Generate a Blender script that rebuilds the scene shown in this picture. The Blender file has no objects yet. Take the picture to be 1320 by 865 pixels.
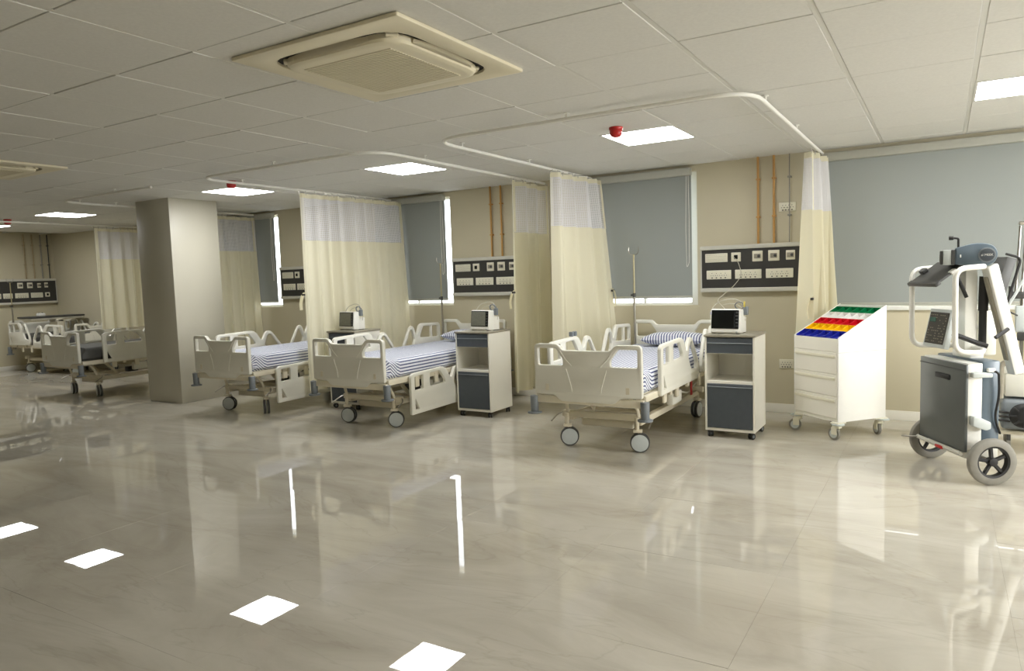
import bpy, bmesh, math, random
from mathutils import Vector, Matrix
random.seed(7)
PI = math.pi
SC = bpy.context.scene
COL = SC.collection

# ---------------------------------------------------------------- camera
CAM_H = 1.3784
YAW, PITCH, ROLL, FPX = -0.543216, -0.082231, -0.032948, 922.80
cy, sy = math.cos(YAW), math.sin(YAW)
FWD = Vector((sy*math.cos(PITCH), cy*math.cos(PITCH), math.sin(PITCH)))
_r = Vector((cy, -sy, 0)); _u = _r.cross(FWD)
RGT = math.cos(ROLL)*_r + math.sin(ROLL)*_u
UPV = -math.sin(ROLL)*_r + math.cos(ROLL)*_u
cd = bpy.data.cameras.new('camera'); cam = bpy.data.objects.new('camera', cd); COL.objects.link(cam)
cd.sensor_width = 36; cd.sensor_fit = 'HORIZONTAL'; cd.lens = FPX*36/1320; cd.clip_start = .05
_m = Matrix((RGT, UPV, -FWD)).transposed().to_4x4(); _m.translation = Vector((0, 0, CAM_H))
cam.matrix_world = _m
SC.camera = cam

# ---------------------------------------------------------------- world, exposure, light levels
LAMP_L = 20.0            # radiance of the ceiling panels
DAY_W = 310.0            # added daylight through the unseen right-hand window
W_ = bpy.data.worlds.new('daylight_sky'); SC.world = W_; W_.use_nodes = True
_b = W_.node_tree.nodes['Background']; _b.inputs[0].default_value = (.92, .96, 1, 1); _b.inputs[1].default_value = 4.0
SC.view_settings.view_transform = 'Standard'; SC.view_settings.look = 'None'
SC.view_settings.gamma = 1; SC.view_settings.use_curve_mapping = False
SC.view_settings.exposure = 0.38
try:
    SC.cycles.use_denoising = True; SC.cycles.max_bounces = 8; SC.cycles.diffuse_bounces = 5
    SC.cycles.transparent_max_bounces = 24; SC.cycles.sample_clamp_indirect = 6
    SC.cycles.caustics_reflective = False; SC.cycles.caustics_refractive = False
except Exception: pass

# ---------------------------------------------------------------- room constants
H = 2.426; D = 7.10; X0, Y0, T = .1331, 3.8964, .6
XL, XR, YF = -14.2, 4.0, -3.4

_al = bpy.data.lights.new('daylight', 'AREA'); _al.shape = 'RECTANGLE'; _al.size = 3.6; _al.size_y = 1.3  # unseen area light, added to give the bright light from the right
_al.energy = DAY_W; _al.color = (1, .99, .97)
_ao = bpy.data.objects.new('daylight', _al); COL.objects.link(_ao)
_ao.location = (XR+.16, 4.5, 1.62); _ao.rotation_euler = (0, PI/2, 0)

# ---------------------------------------------------------------- materials
def lin(c):
    c = c/255
    return c/12.92 if c <= .04045 else ((c+.055)/1.055)**2.4
def rgb(r, g, b): return (lin(r), lin(g), lin(b), 1)
def mat(name, col, rough=.5, metal=0, spec=.5, coat=0, emit=0, noise=0, nscale=30, bump=0):
    m = bpy.data.materials.new(name); m.use_nodes = True; nt = m.node_tree
    b = nt.nodes['Principled BSDF']
    b.inputs['Base Color'].default_value = col; b.inputs['Roughness'].default_value = rough
    b.inputs['Metallic'].default_value = metal; b.inputs['Specular IOR Level'].default_value = spec
    b.inputs['Coat Weight'].default_value = coat
    if emit:
        b.inputs['Emission Color'].default_value = col; b.inputs['Emission Strength'].default_value = emit
    if noise or bump:
        tc = nt.nodes.new('ShaderNodeTexCoord'); n = nt.nodes.new('ShaderNodeTexNoise')
        n.inputs['Scale'].default_value = nscale; n.inputs['Detail'].default_value = 4
        nt.links.new(tc.outputs['Object'], n.inputs['Vector'])
        if noise:
            r = nt.nodes.new('ShaderNodeValToRGB')
            r.color_ramp.elements[0].position = .3; r.color_ramp.elements[1].position = .7
            r.color_ramp.elements[0].color = tuple(c*(1-noise) for c in col[:3])+(1,)
            r.color_ramp.elements[1].color = tuple(min(1, c*(1+noise)) for c in col[:3])+(1,)
            nt.links.new(n.outputs['Fac'], r.inputs['Fac']); nt.links.new(r.outputs['Color'], b.inputs['Base Color'])
        if bump:
            bp = nt.nodes.new('ShaderNodeBump'); bp.inputs['Strength'].default_value = bump; bp.inputs['Distance'].default_value = .002
            nt.links.new(n.outputs['Fac'], bp.inputs['Height']); nt.links.new(bp.outputs['Normal'], b.inputs['Normal'])
    return m
M = {}
M['wall'] = mat('beige_wall_paint', rgb(202, 194, 168), .5, noise=.02, nscale=2, bump=.05)
M['column'] = mat('beige_column_paint', rgb(194, 190, 174), .4, noise=.02, nscale=2)
M['tile'] = mat('ceiling_tile_board', rgb(222, 221, 216), .85, noise=.03, nscale=60, bump=.15)
M['tee'] = mat('white_ceiling_grid', rgb(220, 219, 213), .5, noise=.01)
M['slab'] = mat('plenum_grey', rgb(150, 146, 136), .9, noise=.05)
M['cream'] = mat('cream_moulded_plastic', rgb(230, 228, 216), .36, noise=.015, nscale=6)
M['cream_metal'] = mat('cream_powder_coat', rgb(222, 214, 192), .35, noise=.02, nscale=10)
M['cab'] = mat('cream_white_laminate', rgb(236, 233, 222), .35, noise=.01, nscale=5)
M['slate'] = mat('slate_grey_laminate', rgb(74, 80, 86), .38, noise=.04, nscale=25)
M['top'] = mat('grey_beige_worktop', rgb(150, 144, 128), .3, noise=.06, nscale=40)
M['black'] = mat('black_rubber', rgb(34, 33, 32), .55, noise=.1, nscale=20)
M['blackgl'] = mat('black_glass', rgb(18, 20, 20), .08, noise=.05)
M['screen'] = mat('grey_filmed_screen', rgb(112, 112, 100), .3, noise=.1, nscale=50)
M['grey'] = mat('mid_grey_plastic', rgb(120, 126, 130), .45, noise=.03)
M['lgrey'] = mat('light_grey_disc_plastic', rgb(196, 202, 200), .4, noise=.02)
M['dgrey'] = mat('dark_grey_plastic', rgb(70, 70, 68), .5, noise=.04)
M['white'] = mat('white_powder_coat', rgb(240, 239, 232), .32, noise=.01)
M['board'] = mat('charcoal_panel_laminate', rgb(58, 57, 54), .4, noise=.05, nscale=40)
M['alu'] = mat('pale_aluminium_trim', rgb(205, 203, 192), .4, metal=.0, noise=.02)
M['plate'] = mat('ivory_switch_plastic', rgb(232, 228, 208), .35, noise=.01)
M['slot'] = mat('dark_slots', rgb(60, 56, 48), .6, noise=.05)
M['pipe'] = mat('ochre_gas_pipe', rgb(196, 150, 84), .4, noise=.06, nscale=15)
M['pipe_dull'] = mat('dull_brown_pipe', rgb(176, 158, 124), .4, noise=.06, nscale=15)
M['pipe_grey'] = mat('grey_pipe', rgb(146, 142, 132), .4, noise=.04)
M['steel'] = mat('brushed_steel', rgb(176, 172, 164), .28, metal=1, noise=.04, nscale=60)
M['brass'] = mat('pale_brass_pole', rgb(186, 176, 140), .35, metal=.7, noise=.03)
M['blind'] = mat('grey_blind_fabric', rgb(154, 159, 155), .8, noise=.02, nscale=200, bump=.1)
M['blindrail'] = mat('blind_rail_grey', rgb(178, 178, 168), .45, noise=.02)
M['upvc'] = mat('white_window_frame', rgb(236, 236, 230), .35, noise=.01)
M['bluegrey'] = mat('blue_grey_enamel', rgb(98, 112, 123), .32, noise=.03, nscale=12)
M['panelgrey'] = mat('dark_grey_enamel', rgb(88, 92, 90), .3, noise=.03, nscale=12)
M['tyre'] = mat('grey_rubber_tyre', rgb(134, 131, 122), .6, noise=.05, nscale=40)
M['red'] = mat('red_plastic', rgb(190, 40, 40), .35, noise=.04)
M['ac'] = mat('ivory_ac_plastic', rgb(228, 220, 194), .42, noise=.015, nscale=8)
M['acgrille'] = mat('ivory_ac_grille', rgb(214, 206, 180), .5, noise=.02)
M['dark'] = mat('dark_cavity', rgb(28, 26, 24), .8, noise=.1)
M['cable'] = mat('pale_cable', rgb(200, 196, 180), .5, noise=.03)
M['blue'] = mat('blue_clip_plastic', rgb(70, 80, 170), .4, noise=.04)
M['yellowtag'] = mat('yellow_tag', rgb(220, 200, 90), .5, noise=.03)
for k, c in dict(binblue=(44, 54, 172), binyellow=(250, 210, 24), binred=(216, 26, 46), binwhite=(240, 239, 235), bingreen=(18, 136, 82)).items():
    M[k] = mat('glossy_'+k[3:]+'_tray', rgb(*c), .3, noise=.03)
M['lamp'] = mat('lit_light_diffuser', (.985, .99, .985, 1), .5, emit=LAMP_L)

def floor_mat():
    m = bpy.data.materials.new('polished_beige_marble'); m.use_nodes = True; nt = m.node_tree; L = nt.links
    b = nt.nodes['Principled BSDF']; g = nt.nodes.new('ShaderNodeNewGeometry')
    mp = nt.nodes.new('ShaderNodeMapping'); mp.inputs['Scale'].default_value = (.55, 1.5, 1); mp.inputs['Rotation'].default_value = (0, 0, .5)
    L.new(g.outputs['Position'], mp.inputs['Vector'])
    n1 = nt.nodes.new('ShaderNodeTexNoise'); n1.inputs['Scale'].default_value = 1.6; n1.inputs['Detail'].default_value = 9
    n1.inputs['Roughness'].default_value = .62; n1.inputs['Distortion'].default_value = .9
    L.new(mp.outputs['Vector'], n1.inputs['Vector'])
    r1 = nt.nodes.new('ShaderNodeValToRGB'); e = r1.color_ramp.elements
    e[0].position = .3; e[0].color = rgb(176, 169, 155); e[1].position = .72; e[1].color = rgb(204, 199, 186)
    x = e.new(.5); x.color = rgb(192, 186, 172)
    L.new(n1.outputs['Fac'], r1.inputs['Fac'])
    # hairline veins
    n2 = nt.nodes.new('ShaderNodeTexNoise'); n2.inputs['Scale'].default_value = .8; n2.inputs['Detail'].default_value = 6; n2.inputs['Distortion'].default_value = 1.4
    L.new(mp.outputs['Vector'], n2.inputs['Vector'])
    s = nt.nodes.new('ShaderNodeMath'); s.operation = 'SUBTRACT'; s.inputs[1].default_value = .5
    a = nt.nodes.new('ShaderNodeMath'); a.operation = 'ABSOLUTE'
    L.new(n2.outputs['Fac'], s.inputs[0]); L.new(s.outputs[0], a.inputs[0])
    r2 = nt.nodes.new('ShaderNodeValToRGB'); r2.color_ramp.elements[0].position = .0; r2.color_ramp.elements[1].position = .006
    r2.color_ramp.elements[0].color = (.72, .70, .66, 1); r2.color_ramp.elements[1].color = (1, 1, 1, 1)
    L.new(a.outputs[0], r2.inputs['Fac'])
    mx = nt.nodes.new('ShaderNodeMixRGB'); mx.blend_type = 'MULTIPLY'; mx.inputs[0].default_value = .3
    L.new(r1.outputs['Color'], mx.inputs[1]); L.new(r2.outputs['Color'], mx.inputs[2])
    L.new(mx.outputs['Color'], b.inputs['Base Color'])
    b.inputs['Roughness'].default_value = .012; b.inputs['IOR'].default_value = 1.55
    n3 = nt.nodes.new('ShaderNodeTexNoise'); n3.inputs['Scale'].default_value = 3.2; n3.inputs['Detail'].default_value = 2
    L.new(g.outputs['Position'], n3.inputs['Vector'])
    bp = nt.nodes.new('ShaderNodeBump'); bp.inputs['Strength'].default_value = .16; bp.inputs['Distance'].default_value = .0012
    L.new(n3.outputs['Fac'], bp.inputs['Height']); L.new(bp.outputs['Normal'], b.inputs['Normal'])
    return m
M['floor'] = floor_mat()
M['grout'] = mat('beige_grout', rgb(176, 169, 154), .5, noise=.05)

def stripe_mat():
    m = bpy.data.materials.new('navy_striped_cotton'); m.use_nodes = True; nt = m.node_tree; L = nt.links
    b = nt.nodes['Principled BSDF']; b.inputs['Roughness'].default_value = .85
    uv = nt.nodes.new('ShaderNodeUVMap'); sp = nt.nodes.new('ShaderNodeSeparateXYZ'); L.new(uv.outputs['UV'], sp.inputs[0])
    mu = nt.nodes.new('ShaderNodeMath'); mu.operation = 'MULTIPLY'; mu.inputs[1].default_value = 1/.030
    fr = nt.nodes.new('ShaderNodeMath'); fr.operation = 'FRACT'
    L.new(sp.outputs['X'], mu.inputs[0]); L.new(mu.outputs[0], fr.inputs[0])
    r = nt.nodes.new('ShaderNodeValToRGB'); r.color_ramp.interpolation = 'CONSTANT'
    r.color_ramp.elements[0].color = rgb(226, 229, 236); r.color_ramp.elements[1].position = .64; r.color_ramp.elements[1].color = rgb(66, 74, 122)
    L.new(fr.outputs[0], r.inputs['Fac']); L.new(r.outputs['Color'], b.inputs['Base Color'])
    return m
M['stripe'] = stripe_mat()

def cloth_mat(name, col, trans=.35, holes=False):
    m = bpy.data.materials.new(name); m.use_nodes = True; nt = m.node_tree; L = nt.links
    nt.nodes.remove(nt.nodes['Principled BSDF']); out = nt.nodes['Material Output']
    d = nt.nodes.new('ShaderNodeBsdfDiffuse'); t = nt.nodes.new('ShaderNodeBsdfTranslucent'); mix = nt.nodes.new('ShaderNodeMixShader')
    n = nt.nodes.new('ShaderNodeTexNoise'); n.inputs['Scale'].default_value = 180
    r = nt.nodes.new('ShaderNodeValToRGB'); r.color_ramp.elements[0].color = tuple(c*.96 for c in col[:3])+(1,); r.color_ramp.elements[1].color = col
    tc = nt.nodes.new('ShaderNodeTexCoord'); L.new(tc.outputs['Object'], n.inputs['Vector']); L.new(n.outputs['Fac'], r.inputs['Fac'])
    L.new(r.outputs['Color'], d.inputs['Color']); L.new(r.outputs['Color'], t.inputs['Color'])
    mix.inputs[0].default_value = trans; L.new(d.outputs[0], mix.inputs[1]); L.new(t.outputs[0], mix.inputs[2])
    last = mix
    if holes:
        uv = nt.nodes.new('ShaderNodeUVMap'); sp = nt.nodes.new('ShaderNodeSeparateXYZ'); L.new(uv.outputs['UV'], sp.inputs[0])
        fs = []
        for ax in 'XY':
            mu = nt.nodes.new('ShaderNodeMath'); mu.operation = 'MULTIPLY'; mu.inputs[1].default_value = 1/.014
            fr = nt.nodes.new('ShaderNodeMath'); fr.operation = 'FRACT'
            gt = nt.nodes.new('ShaderNodeMath'); gt.operation = 'GREATER_THAN'; gt.inputs[1].default_value = .5
            L.new(sp.outputs[ax], mu.inputs[0]); L.new(mu.outputs[0], fr.inputs[0]); L.new(fr.outputs[0], gt.inputs[0]); fs.append(gt)
        an = nt.nodes.new('ShaderNodeMath'); an.operation = 'MULTIPLY'
        L.new(fs[0].outputs[0], an.inputs[0]); L.new(fs[1].outputs[0], an.inputs[1])
        tr = nt.nodes.new('ShaderNodeBsdfTransparent'); m2 = nt.nodes.new('ShaderNodeMixShader')
        L.new(an.outputs[0], m2.inputs[0]); L.new(mix.outputs[0], m2.inputs[1]); L.new(tr.outputs[0], m2.inputs[2]); last = m2
    L.new(last.outputs[0], out.inputs['Surface'])
    return m
M['curtain'] = cloth_mat('cream_curtain_cloth', rgb(240, 235, 211), .32)
M['net'] = cloth_mat('white_curtain_net', rgb(240, 239, 240), .3, holes=True)

def glass_mat():
    m = bpy.data.materials.new('clear_window_glass'); m.use_nodes = True; nt = m.node_tree; L = nt.links
    nt.nodes.remove(nt.nodes['Principled BSDF']); out = nt.nodes['Material Output']
    t = nt.nodes.new('ShaderNodeBsdfTransparent'); g = nt.nodes.new('ShaderNodeBsdfGlossy'); g.inputs['Roughness'].default_value = .02
    mx = nt.nodes.new('ShaderNodeMixShader'); mx.inputs[0].default_value = .05
    L.new(t.outputs[0], mx.inputs[1]); L.new(g.outputs[0], mx.inputs[2]); L.new(mx.outputs[0], out.inputs['Surface'])
    return m
M['glass'] = glass_mat()

# ---------------------------------------------------------------- mesh helpers
class MB:
    def __init__(s): s.bm = bmesh.new()
    def _merge(s, b, mtx=None):
        if mtx is not None: bmesh.ops.transform(b, matrix=mtx, verts=b.verts)
        me = bpy.data.meshes.new('tmp'); b.to_mesh(me); b.free(); s.bm.from_mesh(me); bpy.data.meshes.remove(me); return s
    def box(s, x0, x1, y0, y1, z0, z1, bev=0, seg=2, mtx=None):
        b = bmesh.new(); bmesh.ops.create_cube(b, size=1)
        for v in b.verts:
            v.co = Vector(((x0+x1)/2+v.co.x*(x1-x0), (y0+y1)/2+v.co.y*(y1-y0), (z0+z1)/2+v.co.z*(z1-z0)))
        if bev: bmesh.ops.bevel(b, geom=b.edges[:], offset=bev, segments=seg, affect='EDGES', profile=.5)
        return s._merge(b, mtx)
    def cyl(s, a, c, r, r2=None, n=20, bev=0, caps=True):
        a, c = Vector(a), Vector(c); d = c-a; b = bmesh.new()
        bmesh.ops.create_cone(b, cap_ends=caps, segments=n, radius1=r, radius2=r if r2 is None else r2, depth=d.length)
        if bev:
            es = [e for e in b.edges if abs(e.verts[0].co.z-e.verts[1].co.z) < 1e-6]
            bmesh.ops.bevel(b, geom=es, offset=bev, segments=2, affect='EDGES', profile=.5)
        q = Vector((0, 0, 1)).rotation_difference(d.normalized()).to_matrix().to_4x4(); q.translation = (a+c)/2
        return s._merge(b, q)
    def sph(s, c, r, sc=(1, 1, 1), n=16):
        b = bmesh.new(); bmesh.ops.create_uvsphere(b, u_segments=n, v_segments=n//2+2, radius=r)
        for v in b.verts: v.co = Vector((c[0]+v.co.x*sc[0], c[1]+v.co.y*sc[1], c[2]+v.co.z*sc[2]))
        return s._merge(b)
    def tube(s, pts, r, n=10, fil=0, closed=False):
        P = fillet(pts, fil, closed) if fil else [Vector(p) for p in pts]
        b = bmesh.new(); rings = []; N = len(P); ref = None
        for i, p in enumerate(P):
            if closed: t = (P[(i+1) % N]-P[i-1]).normalized()
            else: t = (P[min(i+1, N-1)]-P[max(i-1, 0)]).normalized()
            if ref is None:
                ref = t.orthogonal().normalized()
            ref = (ref-t*ref.dot(t)).normalized(); w = t.cross(ref)
            rings.append([b.verts.new(p+r*(math.cos(2*PI*k/n)*ref+math.sin(2*PI*k/n)*w)) for k in range(n)])
        for i in range(N if closed else N-1):
            A, B = rings[i], rings[(i+1) % N]
            for k in range(n): b.faces.new((A[k], A[(k+1) % n], B[(k+1) % n], B[k]))
        if not closed: b.faces.new(rings[0][::-1]); b.faces.new(rings[-1])
        return s._merge(b)
    def lathe(s, prof, o=(0, 0, 0), axis='z', n=24, caps=True):
        b = bmesh.new(); rings = []
        for r, z in prof:
            rings.append([b.verts.new((r*math.cos(2*PI*k/n), r*math.sin(2*PI*k/n), z)) for k in range(n)])
        for i in range(len(prof)-1):
            for k in range(n): b.faces.new((rings[i][k], rings[i][(k+1) % n], rings[i+1][(k+1) % n], rings[i+1][k]))
        if caps and prof[0][0] > 1e-6: b.faces.new(rings[0][::-1])
        if caps and prof[-1][0] > 1e-6: b.faces.new(rings[-1])
        bmesh.ops.remove_doubles(b, verts=b.verts, dist=1e-6)
        m = {'z': Matrix.Identity(4), 'x': Matrix.Rotation(PI/2, 4, 'Y'), 'y': Matrix.Rotation(-PI/2, 4, 'X')}[axis].copy()
        m.translation = Vector(o); return s._merge(b, m)
    def plate(s, outs, th, mtx, bev=.004):
        """flat plate from 2-D outlines (first outer, others holes), thickness th, local xy -> mtx"""
        cu = bpy.data.curves.new('tmpc', 'CURVE'); cu.dimensions = '2D'; cu.fill_mode = 'BOTH'
        cu.extrude = max(th/2-bev, .0005); cu.bevel_depth = bev; cu.bevel_resolution = 1; cu.offset = -bev
        for o in outs:
            sp = cu.splines.new('POLY'); sp.points.add(len(o)-1); sp.use_cyclic_u = True
            for q, p in zip(sp.points, o): q.co = (p[0], p[1], 0, 1)
        ob = bpy.data.objects.new('tmpo', cu); COL.objects.link(ob)
        dg = bpy.context.evaluated_depsgraph_get(); me = bpy.data.meshes.new_from_object(ob.evaluated_get(dg))
        b = bmesh.new(); b.from_mesh(me); bmesh.ops.remove_doubles(b, verts=b.verts, dist=1e-5)
        bpy.data.objects.remove(ob); bpy.data.curves.remove(cu); bpy.data.meshes.remove(me)
        return s._merge(b, mtx)
    def quadgrid(s, f, nu, nv, uvf=None):
        b = s.bm; vs = [[b.verts.new(f(i/nu, j/nv)) for i in range(nu+1)] for j in range(nv+1)]
        uvl = b.loops.layers.uv.verify() if uvf else None
        for j in range(nv):
            for i in range(nu):
                fc = b.faces.new((vs[j][i], vs[j][i+1], vs[j+1][i+1], vs[j+1][i]))
                if uvf:
                    for l, (a, c) in zip(fc.loops, ((i, j), (i+1, j), (i+1, j+1), (i, j+1))): l[uvl].uv = uvf(a/nu, c/nv)
        return s
    def mesh(s, name, m, ang=35):
        bm = s.bm; me = bpy.data.meshes.new(name)
        bm.normal_update(); bm.to_mesh(me); bm.free()
        if m: me.materials.append(m)
        me.polygons.foreach_set('use_smooth', [True]*len(me.polygons))
        try: me.set_sharp_from_angle(angle=math.radians(ang))
        except Exception: pass
        return me
    def build(s, name, m, parent=None, loc=None, rot=None):
        return put(name, s.mesh(name, M[m] if isinstance(m, str) else m), parent, loc, rot)
def put(name, me, parent=None, loc=None, rot=None):
    o = bpy.data.objects.new(name, me); COL.objects.link(o)
    if parent: o.parent = parent
    if loc: o.location = loc
    if rot: o.rotation_euler = rot
    return o
def fillet(pts, f, closed=False, n=6):
    P = [Vector(p) for p in pts]; out = []; N = len(P)
    for i in range(N):
        if not closed and i in (0, N-1): out.append(P[i]); continue
        a, b, c = P[i-1], P[i], P[(i+1) % N]
        ff = f if not isinstance(f, (list, tuple)) else f[i]
        d1, d2 = (a-b), (c-b); k = min(ff, d1.length*.49, d2.length*.49)
        if k < 1e-5: out.append(b); continue
        p, q = b+d1.normalized()*k, b+d2.normalized()*k
        for j in range(n+1):
            t = j/n; out.append(p*(1-t)**2+b*2*t*(1-t)+q*t*t)
    return out
def rpoly(pts, f): return [(p.x, p.y) for p in fillet([(x, y, 0) for x, y in pts], f, True, 5)]
def thing(name, label, cat, loc=(0, 0, 0), rz=0, group=None):
    o = bpy.data.objects.new(name, None); COL.objects.link(o); o.empty_display_size = .1
    o.location = loc; o.rotation_euler = (0, 0, rz); return tag(o, label, cat, group)
def tag(o, label, cat, group=None):
    o['label'] = label; o['category'] = cat
    if group: o['group'] = group
    return o
def struct(o, label=None):
    o['kind'] = 'structure'
    if label: o['label'] = label
    return o
def copy_tree(o, parent=None):
    c = o.copy(); COL.objects.link(c); c.parent = parent
    for ch in list(o.children): copy_tree(ch, c)
    return c
XZ = Matrix(((1, 0, 0, 0), (0, 0, -1, 0), (0, 1, 0, 0), (0, 0, 0, 1)))     # plate xy -> world x,z ; normal -y
YZ = Matrix(((0, 0, 1, 0), (1, 0, 0, 0), (0, 1, 0, 0), (0, 0, 0, 1)))      # plate xy -> world y,z ; normal +x
def at(mtx, x, y, z): return Matrix.Translation((x, y, z)) @ mtx

# ================================================================ STRUCTURE
# ---- floor: grout bed with polished slabs
fl = struct(MB().box(XL-.2, XR+.2, YF-.2, D+.25, -.12, -.006).build('floor', 'grout'), 'polished beige marble floor of large square slabs')
FS = .865
slab = MB().box(-FS/2+.0003, FS/2-.0003, -FS/2+.0003, FS/2-.0003, -.03, 0).mesh('floor_slab', M['floor'], 20)
i0 = math.floor((XL-.1+2.35)/FS); i1 = math.ceil((XR+2.35)/FS); j0 = math.floor((YF-2.4)/FS); j1 = math.ceil((D-2.4)/FS)
cells = [(i, j) for i in range(i0, i1) for j in range(j0, j1)]
cells.sort(key=lambda c: (-2.35+(c[0]+.5)*FS)**2+(2.4+(c[1]+.5)*FS-3)**2)
rest = MB()
for n, (i, j) in enumerate(cells):
    cx, cy_ = -2.35+(i+.5)*FS, 2.4+(j+.5)*FS
    if n < 290:
        put('floor_slab', slab, fl, (cx, cy_, 0), (random.uniform(-1, 1)*.0011, random.uniform(-1, 1)*.0011, 0))
    else: rest.box(cx-FS/2+.001, cx+FS/2-.001, cy_-FS/2+.001, cy_+FS/2-.001, -.03, 0)
r_ = rest.build('floor_slab_remainder', 'floor', fl); r_['kind'] = 'stuff'

# ---- ceiling: plenum slab, tile boards, exposed grid
ce = struct(MB().box(XL-.2, XR+.2, YF-.2, D+.25, H+.03, H+.12).build('ceiling', 'slab'), 'suspended ceiling of square off-white tiles')
tilem = MB().box(-.287, .287, -.2965, .2965, -.005, .014, bev=.002, seg=1).mesh('ceiling_tile', M['tile'], 30)
lamp_cells = [(0, 2), (-4, 2), (-8, 2), (-12, 2), (-18, 2), (-22, 2), (4, 2), (0, -5), (4, -3)]
ac_cells = [(i, j) for i in (-5, -4) for j in (-3, -2)]
def infr(x, y, z, mg=1.08):
    v = Vector((x, y, z-CAM_H)); d = v.dot(FWD)
    return d > .2 and abs(v.dot(RGT)/d) < 660/FPX*mg and abs(v.dot(UPV)/d) < 432.5/FPX*mg
tc_ = []
for i in range(-25, 7):
    for j in range(-13, 6):
        if (i, j) in lamp_cells: continue
        x, y = X0+(i+.5)*T, Y0+(j+.5)*T
        if x-.3 < XL or x+.3 > XR+.3 or y+.3 < YF or y-.3 > D: continue
        tc_.append((not any(infr(x+a, y+b, H) for a in (-.3, 0, .3) for b in (-.3, 0, .3)), x*x+y*y, i, j, x, y))
tc_.sort(); rest = MB()
for n, (hid, _, i, j, x, y) in enumerate(tc_):
    # boards sit a little unevenly in their grid
    dz, rx, ry = random.uniform(-.0008, .0015), random.uniform(-1, 1)*.003, random.uniform(-1, 1)*.003
    if n < 298 and not hid: put('ceiling_tile', tilem, ce, (x, y, H+dz), (rx, ry, 0))
    else: rest.box(x-.287, x+.287, y-.2965, y+.2965, H-.005, H+.014)
r_ = rest.build('ceiling_tile_remainder', 'tile', ce); r_['kind'] = 'stuff'
for i in range(-24, 8):
    x = X0+i*T
    if XL < x < XR: MB().box(x-.012, x+.012, YF, D, H-.003, H+.028).build('ceiling_runner', 'tee', ce)
for j in range(-13, 7):
    y = Y0+j*T
    if YF < y < D: MB().box(XL, XR, y-.007, y+.007, H+.0015, H+.027).build('cross_tee', 'tee', ce)

# ---- walls
WT = .22
WIN = [('window_1', -9.25, -8.10, 1.055, 2.36), ('window_2', -6.25, -5.10, 1.055, 2.36), ('window_3', -3.25, -2.10, 1.03, 2.36), ('window_4', -.90, 1.90, 1.01, 2.34)]
mb = MB(); xs = XL
for _, a, b, z0, z1 in WIN:
    mb.box(xs, a, D, D+WT, 0, H+.03); mb.box(a, b, D, D+WT, 0, z0); mb.box(a, b, D, D+WT, z1, H+.03); xs = b
mb.box(xs, XR, D, D+WT, 0, H+.03)
struct(mb.build('wall_back', 'wall'), 'long beige wall with windows behind the beds')
struct(MB().box(XL-WT, XL, YF-WT, D+WT, 0, H+.03).build('wall_left', 'wall'), 'beige end wall on the far left')
struct(MB().box(XL, XR, YF-WT, YF, 0, H+.03).build('wall_front', 'wall'), 'beige wall behind the camera')
mb = MB().box(XR, XR+WT, YF-WT, 2.6, 0, H+.03).box(XR, XR+WT, 6.4, D+WT, 0, H+.03).box(XR, XR+WT, 2.6, 6.4, 0, .9).box(XR, XR+WT, 2.6, 6.4, 2.3, H+.03)
struct(mb.build('wall_right', 'wall'), 'beige wall on the right with an added wide window')
def frame(mb, a, b, z0, z1, y0, y1, w, bars=(), ws=None):
    ws = ws or w
    mb.box(a, a+ws, y0, y1, z0, z1, .003); mb.box(b-ws, b, y0, y1, z0, z1, .003)
    mb.box(a+ws, b-ws, y0, y1, z0, z0+w, .003); mb.box(a+ws, b-ws, y0, y1, z1-w, z1, .003)
    for x in bars: mb.box(x-w/2, x+w/2, y0, y1, z0+w, z1-w, .003)
    return mb
for nm, a, b, z0, z1 in WIN:
    bars = (a+.95, a+1.88) if b-a > 2 else (a+(b-a)/2,)
    w = struct(frame(MB(), a+.002, b-.002, z0+.002, z1-.002, D+.05, D+.10, .024, bars, .075 if nm == 'window_3' else None).build(nm, 'upvc'), {'window_1': 'white framed window just right of the dim curtain by the column', 'window_2': 'white framed window behind the second bed, daylight showing round its blind', 'window_3': 'white framed window behind the nearest bed', 'window_4': 'wide window with white sill behind the x-ray machine'}[nm])
    MB().box(a+.03, b-.03, D+.070, D+.076, z0+.026, z1-.026).build('pane', 'glass', w)
    if nm == 'window_4':
        MB().box(a-.02, b+.02, D-.03, D+.048, z0-.035, z0-.0005, .004).build('sill', 'upvc', w)
w = MB().box(XR+.08, XR+.12, 2.602, 2.64, .902, 2.298).box(XR+.08, XR+.12, 6.36, 6.398, .902, 2.298).box(XR+.08, XR+.12, 2.64, 6.36, .902, .94).box(XR+.08, XR+.12, 2.64, 6.36, 2.26, 2.298).box(XR+.08, XR+.12, 4.48, 4.52, .94, 2.26)
w = struct(w.build('added_window', 'upvc'), 'unseen wide window added in the right wall for its daylight')  # out of view, added as a source for the light from the right
MB().box(XR+.097, XR+.103, 2.64, 6.36, .94, 2.26).build('pane', 'glass', w)
struct(MB().box(XL+.012, XR-.012, D-.012, D-.0005, .0005, .085, .003).build('baseboard_back', 'cab'), 'cream skirting along the long wall')
struct(MB().box(XL+.0005, XL+.012, YF, D-.013, .0005, .085, .003).build('baseboard_left', 'cab'), 'cream skirting along the end wall')
struct(MB().box(-8.37, -7.72, 5.17, 5.82, .0005, H+.02, .006).build('column', 'column'), 'square beige structural column left of the beds')

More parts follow.
